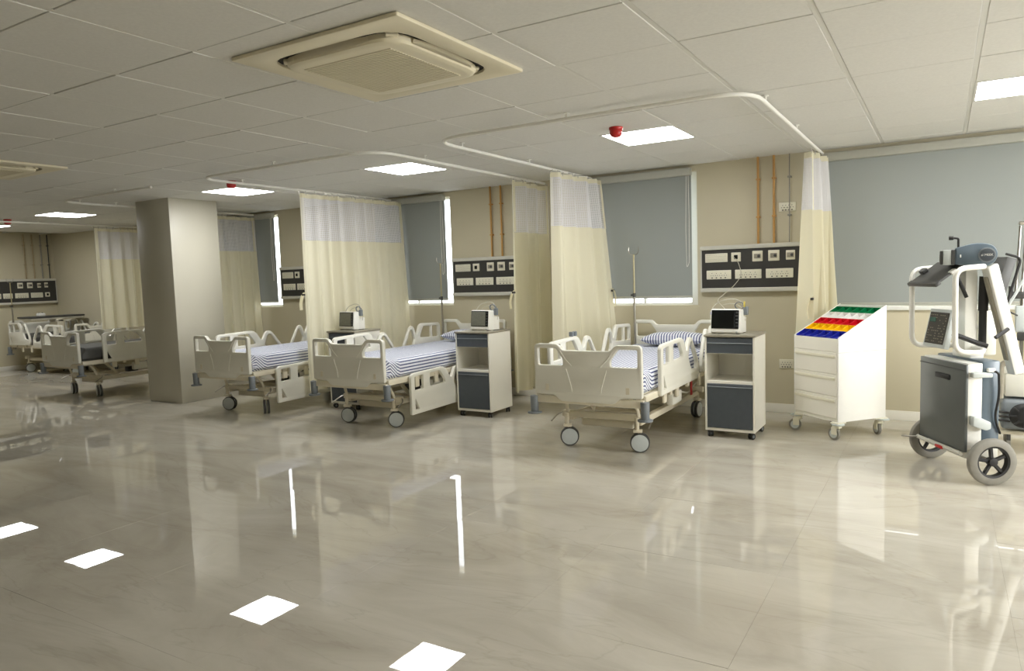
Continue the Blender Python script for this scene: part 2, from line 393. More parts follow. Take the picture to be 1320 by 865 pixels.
# ================================================================ CEILING THINGS
def ceil_lamp(i, j, label, group='square ceiling light panels'):
    t = thing('ceiling_light', label, 'light', (X0+(i+.5)*T, Y0+(j+.5)*T, H), 0, group)
    mb = MB(); a, b = .287, .272
    for (x0, x1, y0, y1) in ((-a, -b, -a, a), (b, a, -a, a), (-b, b, -a, -b), (-b, b, b, a)): mb.box(x0, x1, y0, y1, -.006, .012, .001, 1)
    mb.build('frame', 'tee', t)
    MB().box(-b, b, -b, b, -.004, .010).build('diffuser', 'lamp', t)
ceil_lamp(0, 2, 'lit square ceiling light panel above the x-ray machine, cut by the right edge')
ceil_lamp(-4, 2, 'lit square ceiling light panel beside the red detector, above the nearest bed')
ceil_lamp(-8, 2, 'lit square ceiling light panel above the second bed from the right')
ceil_lamp(-12, 2, 'lit square ceiling light panel just right of the column top')
ceil_lamp(-18, 2, 'lit square ceiling light panel left of the column, above the far bed')
ceil_lamp(-22, 2, 'farthest lit ceiling light panel, cut by the left edge under the far red detector')
ceil_lamp(4, 2, 'ceiling light panel outside the view, added for its light, nearest the added right-hand window')  # this and the next panels are unseen, added to brighten the right side
ceil_lamp(4, -3, 'ceiling light panel outside the view, added for its light, to the right of the camera')
ceil_lamp(0, -5, 'ceiling light panel outside the view, added for its light, almost straight above the camera')

def ac_unit(x, y, label):
    t = thing('ceiling_air_conditioner', label, 'air conditioner', (x, y, H-.006), 0, 'ceiling cassette air conditioners')
    s = .49
    so = rpoly([(-s, -s), (s, -s), (s, s), (-s, s)], .01)
    si = rpoly([(-.385, -.385), (.385, -.385), (.385, .385), (-.385, .385)], .15)
    FL = Matrix(((1, 0, 0, 0), (0, -1, 0, 0), (0, 0, -1, 0), (0, 0, 0, 1)))
    MB().plate([so, si], .018, at(FL, 0, 0, -.009), .005).build('face_frame', 'ac', t)
    MB().plate([rpoly([(-.39, -.39), (.39, -.39), (.39, .39), (-.39, .39)], .15)], .004, at(FL, 0, 0, -.002), .001).build('air_slot', 'dark', t)
    ip = MB(); q = [.350, .350, .342, .325, .31]; zz = [-.005, -.026, -.037, -.042, -.043]; n = 48; rings = []
    for r, z in zip(q, zz):
        rings.append([ip.bm.verts.new((x, y, z)) for x, y in rpoly([(-r, -r), (r, -r), (r, r), (-r, r)], .13*r/.345)])
    for A, B in zip(rings, rings[1:]):
        for k in range(len(A)): ip.bm.faces.new((A[k], A[(k+1) % len(A)], B[(k+1) % len(A)], B[k]))
    ip.bm.faces.new(rings[-1]); bmesh.ops.recalc_face_normals(ip.bm, faces=ip.bm.faces)
    ip = ip.build('intake_panel', 'ac', t)
    g = MB().box(-.265, .265, -.265, .265, -.0445, -.040, .002, 1).build('intake_grille', 'acgrille', t)
    gb = MB()
    for k in range(27): gb.box(-.262, .262, -.259+k*.0196, -.2505+k*.0196, -.0462, -.0442)
    gb.build('grille_slats', 'ac', g)['kind'] = 'stuff'
    for k in range(4):
        f = MB()
        def ff(u, v):
            x_ = (u-.5)*.45; bow = .022*(1-(2*u-1)**2)
            return Vector((x_, .349+v*(.014+bow), -.030+.018*v-.005*math.sin(PI*v)))
        f.quadgrid(ff, 16, 4)
        bmesh.ops.solidify(f.bm, geom=f.bm.faces[:], thickness=.004)
        f.build('louvre', 'ac', t, rot=(0, 0, k*PI/2))
        MB().box(-.028, .028, .405, .462, -.020, -.004, .004, 1).build('corner_clip', 'ac', t, rot=(0, 0, k*PI/2+PI/4))
ac_unit(-2.32, 2.735, 'large ivory ceiling cassette air conditioner at the top of the view')
ac_unit(-6.81, 2.85, 'ivory ceiling cassette air conditioner cut by the left edge')

def detector(x, y, label):
    t = thing('fire_detector', label, 'detector', (x, y, H-.006), 0, 'red fire detectors')
    MB().lathe([(.05, 0), (.05, -.012), (.046, -.02)], n=20).build('base', 'red', t)
    MB().lathe([(.042, -.018), (.045, -.026), (.045, -.05), (.036, -.064), (.016, -.072), (.0001, -.072)], n=20).build('dome', 'red', t)
detector(-2.03, 4.90, 'red dome detector beside the light panel above the nearest bed')
detector(-11.40, 5.13, 'red dome detector at the far left edge of the ceiling')
detector(-6.12, 4.80, 'small red detector just above the light panel right of the column')

def track(pts, label, hang, fil=.28):
    t = thing('curtain_track', label, 'curtain track', (pts[0][0], pts[0][1], 2.38), 0, 'suspended curtain tracks')
    o = Vector((pts[0][0], pts[0][1], 2.38))
    MB().tube([Vector((x, y, 2.38))-o for x, y in pts], .0125, 10, fil).build('rail', 'white', t)
    for x, y in hang:
        MB().cyl(Vector((x, y, 2.392))-o, Vector((x, y, H-.006))-o, .007, n=8).cyl(Vector((x, y, H-.012))-o, Vector((x, y, H-.006))-o, .02, n=10).build('hanger', 'white', t)
track([(-3.2, D-.08), (-3.2, 4.25), (-.94, 4.25), (-.94, D-.08)], 'white curtain track looping round the nearest bed, under the big air conditioner',
      [(-3.2, 4.65), (-.94, 4.62), (-2.1, 4.25), (-3.2, 5.7), (-.94, 5.7)])
track([(-3.76, D-.08), (-3.76, 4.28), (-5.95, 4.28), (-5.95, D-.08)], 'white curtain track looping round the second bed from the right',
      [(-3.76, 4.9), (-5.95, 4.8), (-4.9, 4.28)])
track([(-8.52, D-.08), (-8.52, 4.35), (-6.75, 4.35)], 'white curtain track turning in front of the column', [(-8.52, 4.6), (-8.52, 5.02), (-7.4, 4.35)])
track([(-11.32, D-.08), (-11.32, 4.72), (-13.6, 4.72)], 'white curtain track near the far end wall, left of the column', [(-11.32, 5.5), (-12.6, 4.72)])

def curtain(name, x, y0, y1, zt, zm, zb, nf, label, amp=(.03, .06), flare=(0, 0), lean=0, ph=0, tie=None, dx1=0):
    """hangs along y at x; flare: extra spread (near end, far end) at the hem"""
    t = thing(name, label, 'curtain', (x, y0, 0), 0, 'cream hospital curtains with net tops')
    L = y1-y0; rnd = random.Random(nf*13+int(abs(x)*100)); p2 = rnd.uniform(0, 6)
    def pos(u, z):
        k = (zt-z)/(zt-.2)
        A = amp[0]+(amp[1]-amp[0])*min(1, k*1.3)
        w = u+.018*math.sin(2*PI*u*2.3+p2)
        a = 2*PI*nf*w+ph
        dx = A*(math.sin(a)+.22*math.sin(2*a+.8+k)+.12*math.sin(3.7*a+p2))*(.72+.28*math.sin(2*PI*u*1.7+p2))
        yy = u*L - flare[0]*k*(1-u)**1.5 + flare[1]*k*u**1.5 + .35*A*math.cos(a)
        return Vector((dx+(lean*k+dx1)*u, yy, z))
    NU = nf*22
    arc = [0]
    for i in range(NU): arc.append(arc[-1]+(pos((i+1)/NU, zm)-pos(i/NU, zm)).length)
    def part(nm, za, zc, nv, m):
        MB().quadgrid(lambda u, v: pos(u, za+(zc-za)*v), NU, nv, lambda u, v: (arc[round(u*NU)], za+(zc-za)*v)).build(nm, m, t)
    part('header_band', zt, zt-.045, 2, 'curtain'); part('net_panel', zt-.045, zm, 8, 'net'); part('cloth_panel', zm, zb, 16, 'curtain')
    hk = MB()
    nh = max(7, int(L/.11))
    for i in range(nh+1):
        u = i/nh; p = pos(u, zt)
        hk.tube([p+Vector((0, 0, -.015)), p+Vector((0, 0, .012)), Vector((0, p.y, 2.372))], .003, 6)
    hk.build('hook_row', 'steel', t)
    # selvedge strips on both vertical edges
    for u in (0, 1):
        sg = 1 if u == 0 else -1
        e = MB().quadgrid(lambda a, v: pos(u, zt+(zm-zt)*v)+Vector((.004, sg*.05*a, 0)), 1, 8, None).build('selvedge', 'curtain', t)
    if tie:
        e, tz, sx = tie
        q = pos(e, tz); b = MB()
        pts = [q, q+Vector((sx*.03, -.01, -.03)), q+Vector((sx*.05, -.02, -.12)), q+Vector((sx*.035, -.03, -.19))]
        pts = fillet(pts, .03)
        b.quadgrid(lambda u, v: pts[round(v*(len(pts)-1))]+Vector((0, (u-.5)*.045, 0)), 1, len(pts)-1)
        bmesh.ops.solidify(b.bm, geom=b.bm.faces[:], thickness=.006)
        tb = b.build('tie_back', 'curtain', t)
        MB().box(q.x+sx*.01-.012, q.x+sx*.01+.012, q.y-.03, q.y+.01, tz-.035, tz-.015, .003).build('strap', 'board', tb)
    return t
curtain('privacy_curtain', -3.18, 6.10, 7.02, 2.35, 1.845, .2, 4, 'cream curtain with white net top left of the nearest bed, in front of another',
        (.045, .075), (.04, .0), .20, ph=-.9, tie=(1, 1.22, 1), dx1=.10)
curtain('privacy_curtain', -3.76, 6.28, 7.02, 2.35, 1.83, .18, 3, 'cream curtain half behind the front curtain, behind the tall bedside cabinet', (.045, .07), (.04, 0), 0, ph=1.2, tie=(0, 1.24, -1))
curtain('privacy_curtain', -5.92, 5.48, 7.02, 2.34, 1.84, .2, 9, 'wide cream curtain with white net top behind the second bed from the right', (.035, .055), (.02, 0), .10, ph=.4, tie=(0, 1.28, -1), dx1=.14)
curtain('privacy_curtain', -8.52, 6.05, 7.04, 2.34, 1.86, .2, 6, 'dim cream curtain just right of the column, behind the third bed', (.04, .06), (0, 0), .05, ph=2)
curtain('privacy_curtain', -11.32, 6.27, 7.04, 2.34, 1.86, .76, 4, 'cream curtain left of the column, hanging above the far bed', (.04, .06), (0, 0), 0, ph=.8)
curtain('privacy_curtain', -.97, 6.56, 7.03, 2.34, 1.86, .16, 4, 'narrow cream curtain with net top behind the coloured bin cart', (.05, .11), (.0, 0), .10, ph=2.6, tie=(0, 1.13, -1), dx1=.06)

# ================================================================ WALL THINGS
def blind(a, b, zt, zb, label, cord=True):
    t = thing('roller_blind', label, 'blind', (a, D, 0), 0, 'grey roller blinds')
    w = b-a
    MB().box(0, w, -.020, -.016, zb+.022, zt-.07).build('fabric', 'blind', t)
    MB().box(-.005, w+.005, -.072, -.001, zt-.075, zt, .008).build('cassette', 'blindrail', t)
    MB().box(0, w, -.027, -.009, zb, zb+.024, .004).build('bottom_bar', 'blindrail', t)
    if cord:
        MB().tube([(w-.02, -.05, zt-.06), (w-.015, -.05, zt-.5), (w-.02, -.045, zb+.35), (w-.045, -.045, zb+.3), (w-.05, -.05, zt-.6), (w-.04, -.05, zt-.06)], .0022, 6, .05).build('pull_cord', 'white', t)
blind(-9.28, -8.165, 2.39, 1.115, 'grey roller blind right of the dim curtain by the column')
blind(-6.28, -5.165, 2.39, 1.115, 'dark grey roller blind behind the second bed from the right')
blind(-3.28, -2.150, 2.39, 1.105, 'grey roller blind behind the nearest bed')
blind(-.93, 1.93, 2.385, 1.02, 'very wide pale grey roller blind behind the x-ray machine', False)

def plate_of(t, u0, u1, z0, z1, name, holes):
    p = MB().box(u0, u1, -.062, -.050, z0, z1, .004).build(name, 'plate', t)
    h = MB()
    w, z = u1-u0, (z0+z1)/2
    if holes == 'socket':
        n = 4
        for k in range(n):
            c = u0+w*(.14+.72*(k+.5)/n)
            for dx, dz in ((0, .014), (-.010, -.006), (.010, -.006)): h.cyl((c+dx, -.064, z+dz), (c+dx, -.061, z+dz), .0035, n=8)
            h.box(c-.006, c+.006, -.0635, -.0615, z-.034, z-.024)
        h.build('socket_holes', 'slot', p)
    elif holes == 'switch':
        for k in range(1, 6): h.box(u0+.012, u1-.012, -.0632, -.0615, z0+(z1-z0)*k/6-.0006, z0+(z1-z0)*k/6+.0006)
        h.build('switch_gaps', 'slot', p)
    elif holes == 'data':
        h.box((u0+u1)/2-.018, (u0+u1)/2+.018, -.068, -.0615, z-.020, z+.020, .003).build('port', 'blackgl', p)
    elif holes == 'gas':
        h.box((u0+u1)/2-.030, (u0+u1)/2+.030, -.068, -.0615, z-.022, z+.022, .003).build('label_strip', 'top', p)
        MB().cyl(((u0+u1)/2+.014, -.066, z), ((u0+u1)/2+.014, -.078, z), .013, n=16, bev=.002).build('gas_valve', 'dgrey', p)
def head_panel(loc, rz, W, label, plates):
    t = thing('bed_head_panel', label, 'wall panel', loc, rz, 'bed-head service panels')
    MB().box(.012, W-.012, -.050, -.001, .04, .41, .002, 1).build('backboard', 'board', t)
    MB().box(0, W, -.070, -.001, .41, .45, .006).build('top_rail', 'alu', t)
    MB().box(0, W, -.070, -.001, 0, .04, .006).build('bottom_rail', 'alu', t)
    for e0 in (0, W-.012): MB().box(e0, e0+.012, -.058, -.001, .04, .41, .002, 1).build('end_cap', 'alu', t)
    for pl in plates: plate_of(t, *pl)
    return t
PL = [(.048, .264, .290, .375, 'switch_plate', 'switch'), (.300, .390, .290, .378, 'data_plate', 'data'), (.497, .592, .285, .385, 'gas_outlet', 'gas'),
      (.642, .743, .285, .385, 'gas_outlet', 'gas'), (.80, .88, .29, .378, 'vacuum_outlet', 'gas'),
      (.060, .298, .125, .212, 'socket_plate', 'socket'), (.335, .580, .125, .212, 'socket_plate', 'socket'), (.620, .865, .125, .212, 'socket_plate', 'socket')]
head_panel((-2.055, D, 1.16), 0, 1.12, 'charcoal bed-head panel above the right-hand bedside cabinet', PL)
head_panel((-5.06, D, 1.165), 0, 1.12, 'charcoal bed-head panel above the second bed, partly behind a curtain', PL)
head_panel((-8.06, D, 1.165), 0, 1.12, 'charcoal bed-head panel barely showing left of the wide curtain', PL)
head_panel((XL, 5.16, 1.17), PI/2, 1.93, 'long charcoal bed-head panel on the far end wall',
           [(.30, .52, .29, .375, 'switch_plate', 'switch'), (1.27, 1.36, .285, .385, 'gas_outlet', 'gas'), (1.43, 1.52, .285, .385, 'gas_outlet', 'gas'), (1.60, 1.66, .29, .37, 'gas_outlet', 'gas'), (1.72, 1.78, .29, .38, 'vacuum_outlet', 'gas'),
            (.62, .86, .11, .20, 'socket_plate', 'socket'), (.92, 1.0, .11, .20, 'data_plate', 'data'), (1.03, 1.18, .11, .20, 'socket_plate', 'socket'), (1.22, 1.44, .11, .20, 'socket_plate', 'socket'), (1.48, 1.68, .11, .20, 'socket_plate', 'switch'), (1.72, 1.80, .12, .20, 'data_plate', 'data')])
def pipe(x, y, z0, label, m, r=.011):
    t = thing('gas_pipe', label, 'pipe', (x, y, z0), 0, 'vertical gas pipes')
    MB().cyl((0, 0, 0), (0, 0, H-z0-.006), r, n=12).build('tube', m, t)
    ox, oy = (.0, .020) if x > XL+.5 else (-.020, 0)
    for z in (.25, .6): MB().box(-.017+min(ox, 0), .017+max(ox, 0), -.013, .013+oy, z-.008, z+.008, .002, 1).build('pipe_clip', m, t)
pipe(-1.508, D-.034, 1.612, 'ochre gas pipe, left of the two above the right-hand service panel', 'pipe')
pipe(-1.365, D-.034, 1.612, 'ochre gas pipe, right of the two above the right-hand service panel', 'pipe')
pipe(-1.228, D-.03, 1.612, 'thin dark conduit above the right-hand service panel beside the curtain', 'pipe_grey', .005)
pipe(-4.50, D-.034, 1.617, 'ochre gas pipe, left of the two beside the half-hidden curtain', 'pipe')
pipe(-4.36, D-.034, 1.617, 'ochre gas pipe, right of the two beside the half-hidden curtain', 'pipe')
for k, (y, m, l) in enumerate(((6.60, 'pipe_dull', 'leftmost brown pipe on the far end wall'), (6.74, 'pipe_dull', 'second brown pipe from the left on the far end wall'), (6.88, 'pipe_grey', 'wide grey pipe on the far end wall'), (7.0, 'dgrey', 'dark pipe on the far end wall nearest the corner'))):
    pipe(XL+.034, y, 1.622, l, m, .011 if k < 3 else .009)
def wall_plate(x, z, w, h, label, name, holes, cat='socket'):
    t = thing(name, label, cat, (x, D+.049, z), 0)
    plate_of(t, -w/2, w/2, -h/2, h/2, 'face_plate', holes)
wall_plate(-1.25, 1.94, .15, .085, 'ivory double switch plate on the wall beside the bin cart curtain', 'wall_switch', 'socket', 'switch')
wall_plate(-1.26, .47, .13, .085, 'ivory wall socket low down behind the bin cart', 'wall_socket', 'socket')

# ================================================================ BEDS
def end_board(top, bot, label=None):
    h = top-bot; w = .44
    out = [(-w, .02), (-w, h), (-.235, h), (-.195, h-.048), (.195, h-.048), (.235, h), (w, h), (w, .02), (.27, .015), (.22, -.03), (-.22, -.03), (-.27, .015)]
    fl = [.02, .04, .03, .025, .025, .03, .04, .02, .03, .03, .03, .03]
    hole = [(-.405, h-.165), (-.405, h-.034), (-.255, h-.034), (-.195, h-.115), (-.195, h-.165)]
    return rpoly(out, fl), rpoly(hole, .016), rpoly([(-x, y) for x, y in hole][::-1], .016)
def rail_outline(flip):
    # u 0 = straight end, 1 = arched end (length 1.0); v from 0 to .4
    o = [(0, 0), (0, .36), (.035, .388), (.50, .40), (.555, .375), (.62, .285), (.645, .282), (.69, .36), (.73, .385), (.79, .37), (.965, .16), (.985, .06), (.93, .01)]
    f = [.012, .025, .02, .03, .03, .03, .015, .03, .03, .05, .05, .04, .03]
    h1 = [(.055, .225), (.055, .352), (.185, .360), (.185, .23)]
    h2 = [(.29, .235), (.29, .362), (.45, .366), (.535, .265), (.535, .24)]
    if flip: h1 = [(.055, .225), (.055, .352), (.22, .360), (.22, .23)]; h2 = [(.255, .23), (.255, .360), (.45, .366), (.535, .265), (.535, .24)]
    h3 = [(.675, .225), (.72, .325), (.745, .345), (.785, .335), (.925, .155), (.91, .10), (.75, .12)]
    h4 = [(.055, .045), (.055, .15), (.115, .045)]
    L = [(o, f), (h1, .012), (h2, .014), (h3, .02), (h4, .01)]
    return [rpoly([((1-a if flip else a), b) for a, b in q][::(-1 if flip else 1)], (fr[::-1] if flip and isinstance(fr, list) else fr)) for q, fr in L]
def caster_mesh_parts():
    wheel = MB(); tyre = MB()
    for s in (-1, 1):
        tyre.lathe([(.060, s*.008), (.073, s*.009), (.075, s*.013), (.075, s*.024), (.072, s*.030), (.066, s*.031), (.060, s*.008)], axis='x', n=28, caps=False)
        wheel.lathe([(.0001, s*.034), (.050, s*.033), (.0655, s*.031), (.0655, s*.0065), (.0001, s*.0065)], axis='x', n=28)
    for b in (wheel.bm, tyre.bm): bmesh.ops.recalc_face_normals(b, faces=b.faces)
    fork = MB().box(-.028, .028, -.02, .05, .078, .10, .006).box(-.005, .005, -.012, .015, -.01, .085, .002, 1).cyl((0, .02, .09), (0, .02, .19), .017, n=14)
    return wheel.mesh('wheel_disc', M['lgrey']), tyre.mesh('tyre', M['dgrey']), fork.mesh('caster', M['cream_metal'])
CW, CT, CF = caster_mesh_parts()

def bed(loc, rz, label, rails, turn, pole=False, dark=False):
    t = thing('hospital_bed', label, 'bed', loc, rz, 'electric hospital beds')
    # end boards
    for nm, y, top, bot, yy in (('footboard', -1.045, .855, .445, -1), ('headboard', 1.045, .895, .47, 1)):
        o, h1, h2 = end_board(top, bot)
        fb = MB().plate([o, h1, h2], .04, at(XZ, 0, y, bot), .010).build(nm, 'cream', t)
        tr = MB()
        # moulded ridges and socket recesses on the outer face
        yo = y+yy*.0195
        for s in (-1, 1):
            tr.tube([(s*.165, yo, bot+.22), (s*.125, yo, bot+.09), (s*.12, yo, bot+.05)], .004, 8, .03)
            tr.tube([(s*.215, yo, top-.05), (s*.175, yo, top-.11), (s*.12, yo, top-.165)], .004, 8, .03)
        tr.build('moulded_ridge', 'cream', fb)
        sk = MB()
        for s in (-1, 1): sk.box(s*.33-.015, s*.33+.015, yo-.002, yo+.002, bot+.05, bot+.10, .0015, 1)
        sk.build('socket_recess', 'grey' if False else 'cream_metal', fb)
    # bumpers
    for sx in (-1, 1):
        for y in (-1.05, 1.05):
            b = MB().cyl((sx*.455, y, .315), (sx*.455, y, .445), .030, .034, n=18, bev=.004).cyl((sx*.455, y, .305), (sx*.455, y, .320), .056, n=22, bev=.004)
            b.build('bumper', 'grey', t)
    # deck frame
    d = MB()
    for sx in (-1, 1): d.box(sx*.435-.018, sx*.435+.018, -1.02, 1.02, .435, .485, .006)
    for y in (-1.03, 1.03): d.box(-.445, .445, y-.025, y+.025, .395, .452, .006)
    for y in (-.6, -.2, .2, .6): d.box(-.42, .42, y-.02, y+.02, .43, .46, .003, 1)
    d.box(-.40, .40, -1.0, 1.0, .463, .487, .004, 1)
    for sx in (-1, 1):
        for y in (-.62, -.32, .3, .6): d.box(sx*.452-.010, sx*.452+.010, y-.03, y+.03, .37, .47, .004, 1)
    d.build('deck_frame', 'cream_metal', t)
    # under frame, lifting arms and actuator
    u = MB()
    for sx in (-1, 1): u.box(sx*.29-.025, sx*.29+.025, -.76, .76, .205, .255, .006)
    for y in (-.74, .74): u.box(-.36, .36, y-.028, y+.028, .235, .285, .006)
    for y in (-.68,): u.box(-.22, .22, y-.02, y+.02, .16, .215, .006)
    for sx in (-1, 1): u.tube([(sx*.30, -.78, .28), (sx*.30, -.80, .34), (sx*.26, -.86, .44)], .014, 8, .03)
    u.build('base_frame', 'cream_metal', t)
    for y0, y1 in ((-.45, -.62), (.45, .28)):
        a = MB()
        for sx in (-1, 1): a.tube([(sx*.22, y0, .25), (sx*.22, y1, .43)], .02, 8)
        a.tube([(-.22, y0, .25), (.22, y0, .25)], .018, 8)
        a.build('lifting_arm', 'cream_metal', t)
    MB().cyl((0, -.1, .27), (0, .30, .40), .032, n=14).box(-.05, .05, -.2, -.06, .24, .31, .01).build('actuator', 'dgrey', t)
    MB().box(.37, .43, -.35, -.12, .30, .40, .012).tube([(.40, -.13, .38), (.41, .1, .33), (.40, .4, .38)], .008, 6, .05).build('control_box', 'cream', t)
    MB().box(.425, .437, .12, .15, .31, .43, .002, 1).build('release_lever', 'red', t)
    for sx in (-1, 1): MB().tube([(sx*.36, -.74, .27), (sx*.40, -.77, .25), (sx*.41, -.86, .21)], .006, 6, .03).build('brake_pedal', 'steel', t)
    # mattress in a fitted striped sheet
    hw, hl, zt, zb, r = .425, 1.0, .655, .487, .05
    prof = [(-hw+.03, zb), (-hw, zb+.03)]
    for k in range(7):
        a = PI-k*PI/12; prof.append((-hw+r+r*math.cos(a), zt-r+r*math.sin(a)))
    for k in range(1, 12): prof.append((-hw+r+(2*hw-2*r)*k/12, zt+.006*math.sin(PI*k/12)))
    for k in range(7):
        a = PI/2-k*PI/12; prof.append((hw-r+r*math.cos(a), zt-r+r*math.sin(a)))
    prof += [(hw, zb+.03), (hw-.03, zb)]
    arc = [0]
    for p, q in zip(prof, prof[1:]): arc.append(arc[-1]+math.dist(p, q))
    NP = len(prof)-1; NV = 44
    def mpos(uu, v):
        x, z = prof[round(uu*NP)]; y = -hl+2*hl*v
        e = min(v, 1-v)*2*hl; f = 1.0
        if e < .05: f = math.sqrt(max(0, 1-(1-e/.05)**2))
        z2 = zb+.05+(z-zb-.05)*(.35+.65*f) if z > zb+.05 else z
        return Vector((x*(.97+.03*f), y, z2))
    def muv(uu, v):
        e = max(0, .16-v*2*hl)
        return (arc[round(uu*NP)]+e*.9*(1 if uu > .5 else -1), v)
    m = MB().quadgrid(mpos, NP, NV, muv)
    for e in (0, 1): pass
    bm = m.bm; bmesh.ops.holes_fill(bm, edges=[e for e in bm.edges if e.is_boundary], sides=0)
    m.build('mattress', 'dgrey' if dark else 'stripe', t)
    # side rails: (side, end) -> raised / lowered
    for (sx, en), up in rails.items():
        L0 = (-.77, .22) if en == 'foot' else (.27, .99)
        sc = (L0[1]-L0[0])
        outs = rail_outline(en == 'head')
        outs = [[(L0[0]+a*sc, b) for a, b in o] for o in outs]
        z = (.445 if en == 'foot' else .475) if up else .125
        xx = sx*.468 if up else sx*.49
        sr = MB().plate(outs, .034, at(YZ, xx, 0, z), .009).build('side_rail', 'cream', t)
        for k in (.28, .72):
            yy = L0[0]+sc*k; br = MB()
            br.box(min(sx*.44, xx), max(sx*.44, xx), yy-.02, yy+.02, (z-.03 if up else .36), (z+.06 if up else .42), .004, 1)
            if not up: br.box(min(sx*.478, xx), max(sx*.478, xx), yy-.018, yy+.018, .25, .41, .004, 1)
            br.build('rail_bracket', 'cream_metal', sr)
    if pole and not dark and rails[(1, 'foot')]:
        MB().box(-.486, -.45, -.36, -.33, .845, .885, .004, 1).build('rail_latch', 'grey', t); MB().box(-.486, -.45, -.30, -.27, .845, .885, .004, 1).build('rail_latch', 'grey', t)
    # casters
    for k, (sx, y) in enumerate(((-1, -.74), (1, -.74), (-1, .74), (1, .74))):
        c = put('caster', CF, t, (sx*.30, y-.02, .075), (0, 0, turn[k]))
        put('tyre', CT, c); put('wheel_disc', CW, c)
    if pole:
        p = MB().cyl((-.40, .97, .40), (-.40, .97, 1.15), .012, n=12).build('drip_pole', 'steel', t)
        MB().cyl((-.40, .97, 1.15), (-.40, .97, 1.56), .008, n=12).build('pole_extension', 'brass', p)
        MB().tube([(-.40, .97, 1.555), (-.36, .97, 1.56), (-.345, .97, 1.60), (-.35, .97, 1.63)], .004, 6, .02).tube([(-.40, .97, 1.555), (-.44, .97, 1.56), (-.455, .97, 1.60), (-.45, .97, 1.63)], .004, 6, .02).build('drip_hook', 'steel', p)
        MB().cyl((-.40, .97, 1.13), (-.40, .97, 1.17), .017, n=12).cyl((-.40, .97, 1.15), (-.435, .97, 1.15), .010, n=10).build('clamp_knob', 'dgrey', p)
    return t
H_ = PI/2
bed((-2.28, 5.89, 0), 0, 'nearest hospital bed, both near side rails raised, wheels facing the viewer', {(-1, 'foot'): 1, (-1, 'head'): 1, (1, 'foot'): 1, (1, 'head'): 1}, (H_+.45, H_+.35, .2, -.1), True)
bed((-4.70, 5.89, 0), 0, 'second hospital bed from the right, near side rail lowered towards the floor', {(-1, 'foot'): 1, (-1, 'head'): 1, (1, 'foot'): 0, (1, 'head'): 0}, (1.85, 2.2, 1.3, 1.6), True)
bed((-6.50, 5.89, 0), 0, 'third hospital bed, standing beside the column, near side rail lowered', {(-1, 'foot'): 1, (-1, 'head'): 1, (1, 'foot'): 0, (1, 'head'): 0}, (2.0, .95, 1.3, 1.2))
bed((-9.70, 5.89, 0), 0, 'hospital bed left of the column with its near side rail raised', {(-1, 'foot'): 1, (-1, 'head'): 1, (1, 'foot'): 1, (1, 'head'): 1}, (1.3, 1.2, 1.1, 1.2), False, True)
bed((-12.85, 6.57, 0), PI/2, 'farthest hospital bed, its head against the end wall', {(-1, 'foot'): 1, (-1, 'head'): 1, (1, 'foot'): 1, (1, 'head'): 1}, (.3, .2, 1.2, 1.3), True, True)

def pillow(x, y, z, rz, label, tilt=.0):
    hw, hd, hh = .29, .185, .065; m = MB(); N, Mv = 28, 16
    def f(sgn):
        def g(u, v):
            a, b = 2*u-1, 2*v-1
            e = (1-abs(a)**2.6)*(1-abs(b)**2.6)
            pin = 1-.06*(abs(b)**3)*(1-abs(a))
            return Vector((a*hw*(1-.07*(1-abs(b))*abs(a)**4), b*hd*pin*(1-.06*(1-abs(a))*abs(b)**4), sgn*hh*max(0, e)**.42+.004*math.sin(7*a+3*b)*e))
        return g
    for s in (1, -1): m.quadgrid(f(s), N, Mv, lambda u, v: (u*hw*2.3+.05*v, v))
    b = m.bm; bmesh.ops.remove_doubles(b, verts=b.verts, dist=.0005); bmesh.ops.recalc_face_normals(b, faces=b.faces)
    o = m.build('pillow', 'stripe'); o.location = (x, y, z+.060); o.rotation_euler = (tilt, 0, rz)
    tag(o, label, 'pillow', 'striped pillows')
pillow(-2.20, 6.68, .672, .02, 'plump navy striped pillow on the nearest bed')
pillow(-4.60, 6.70, .672, -.04, 'navy striped pillow on the second bed, beside the cabinet monitor')

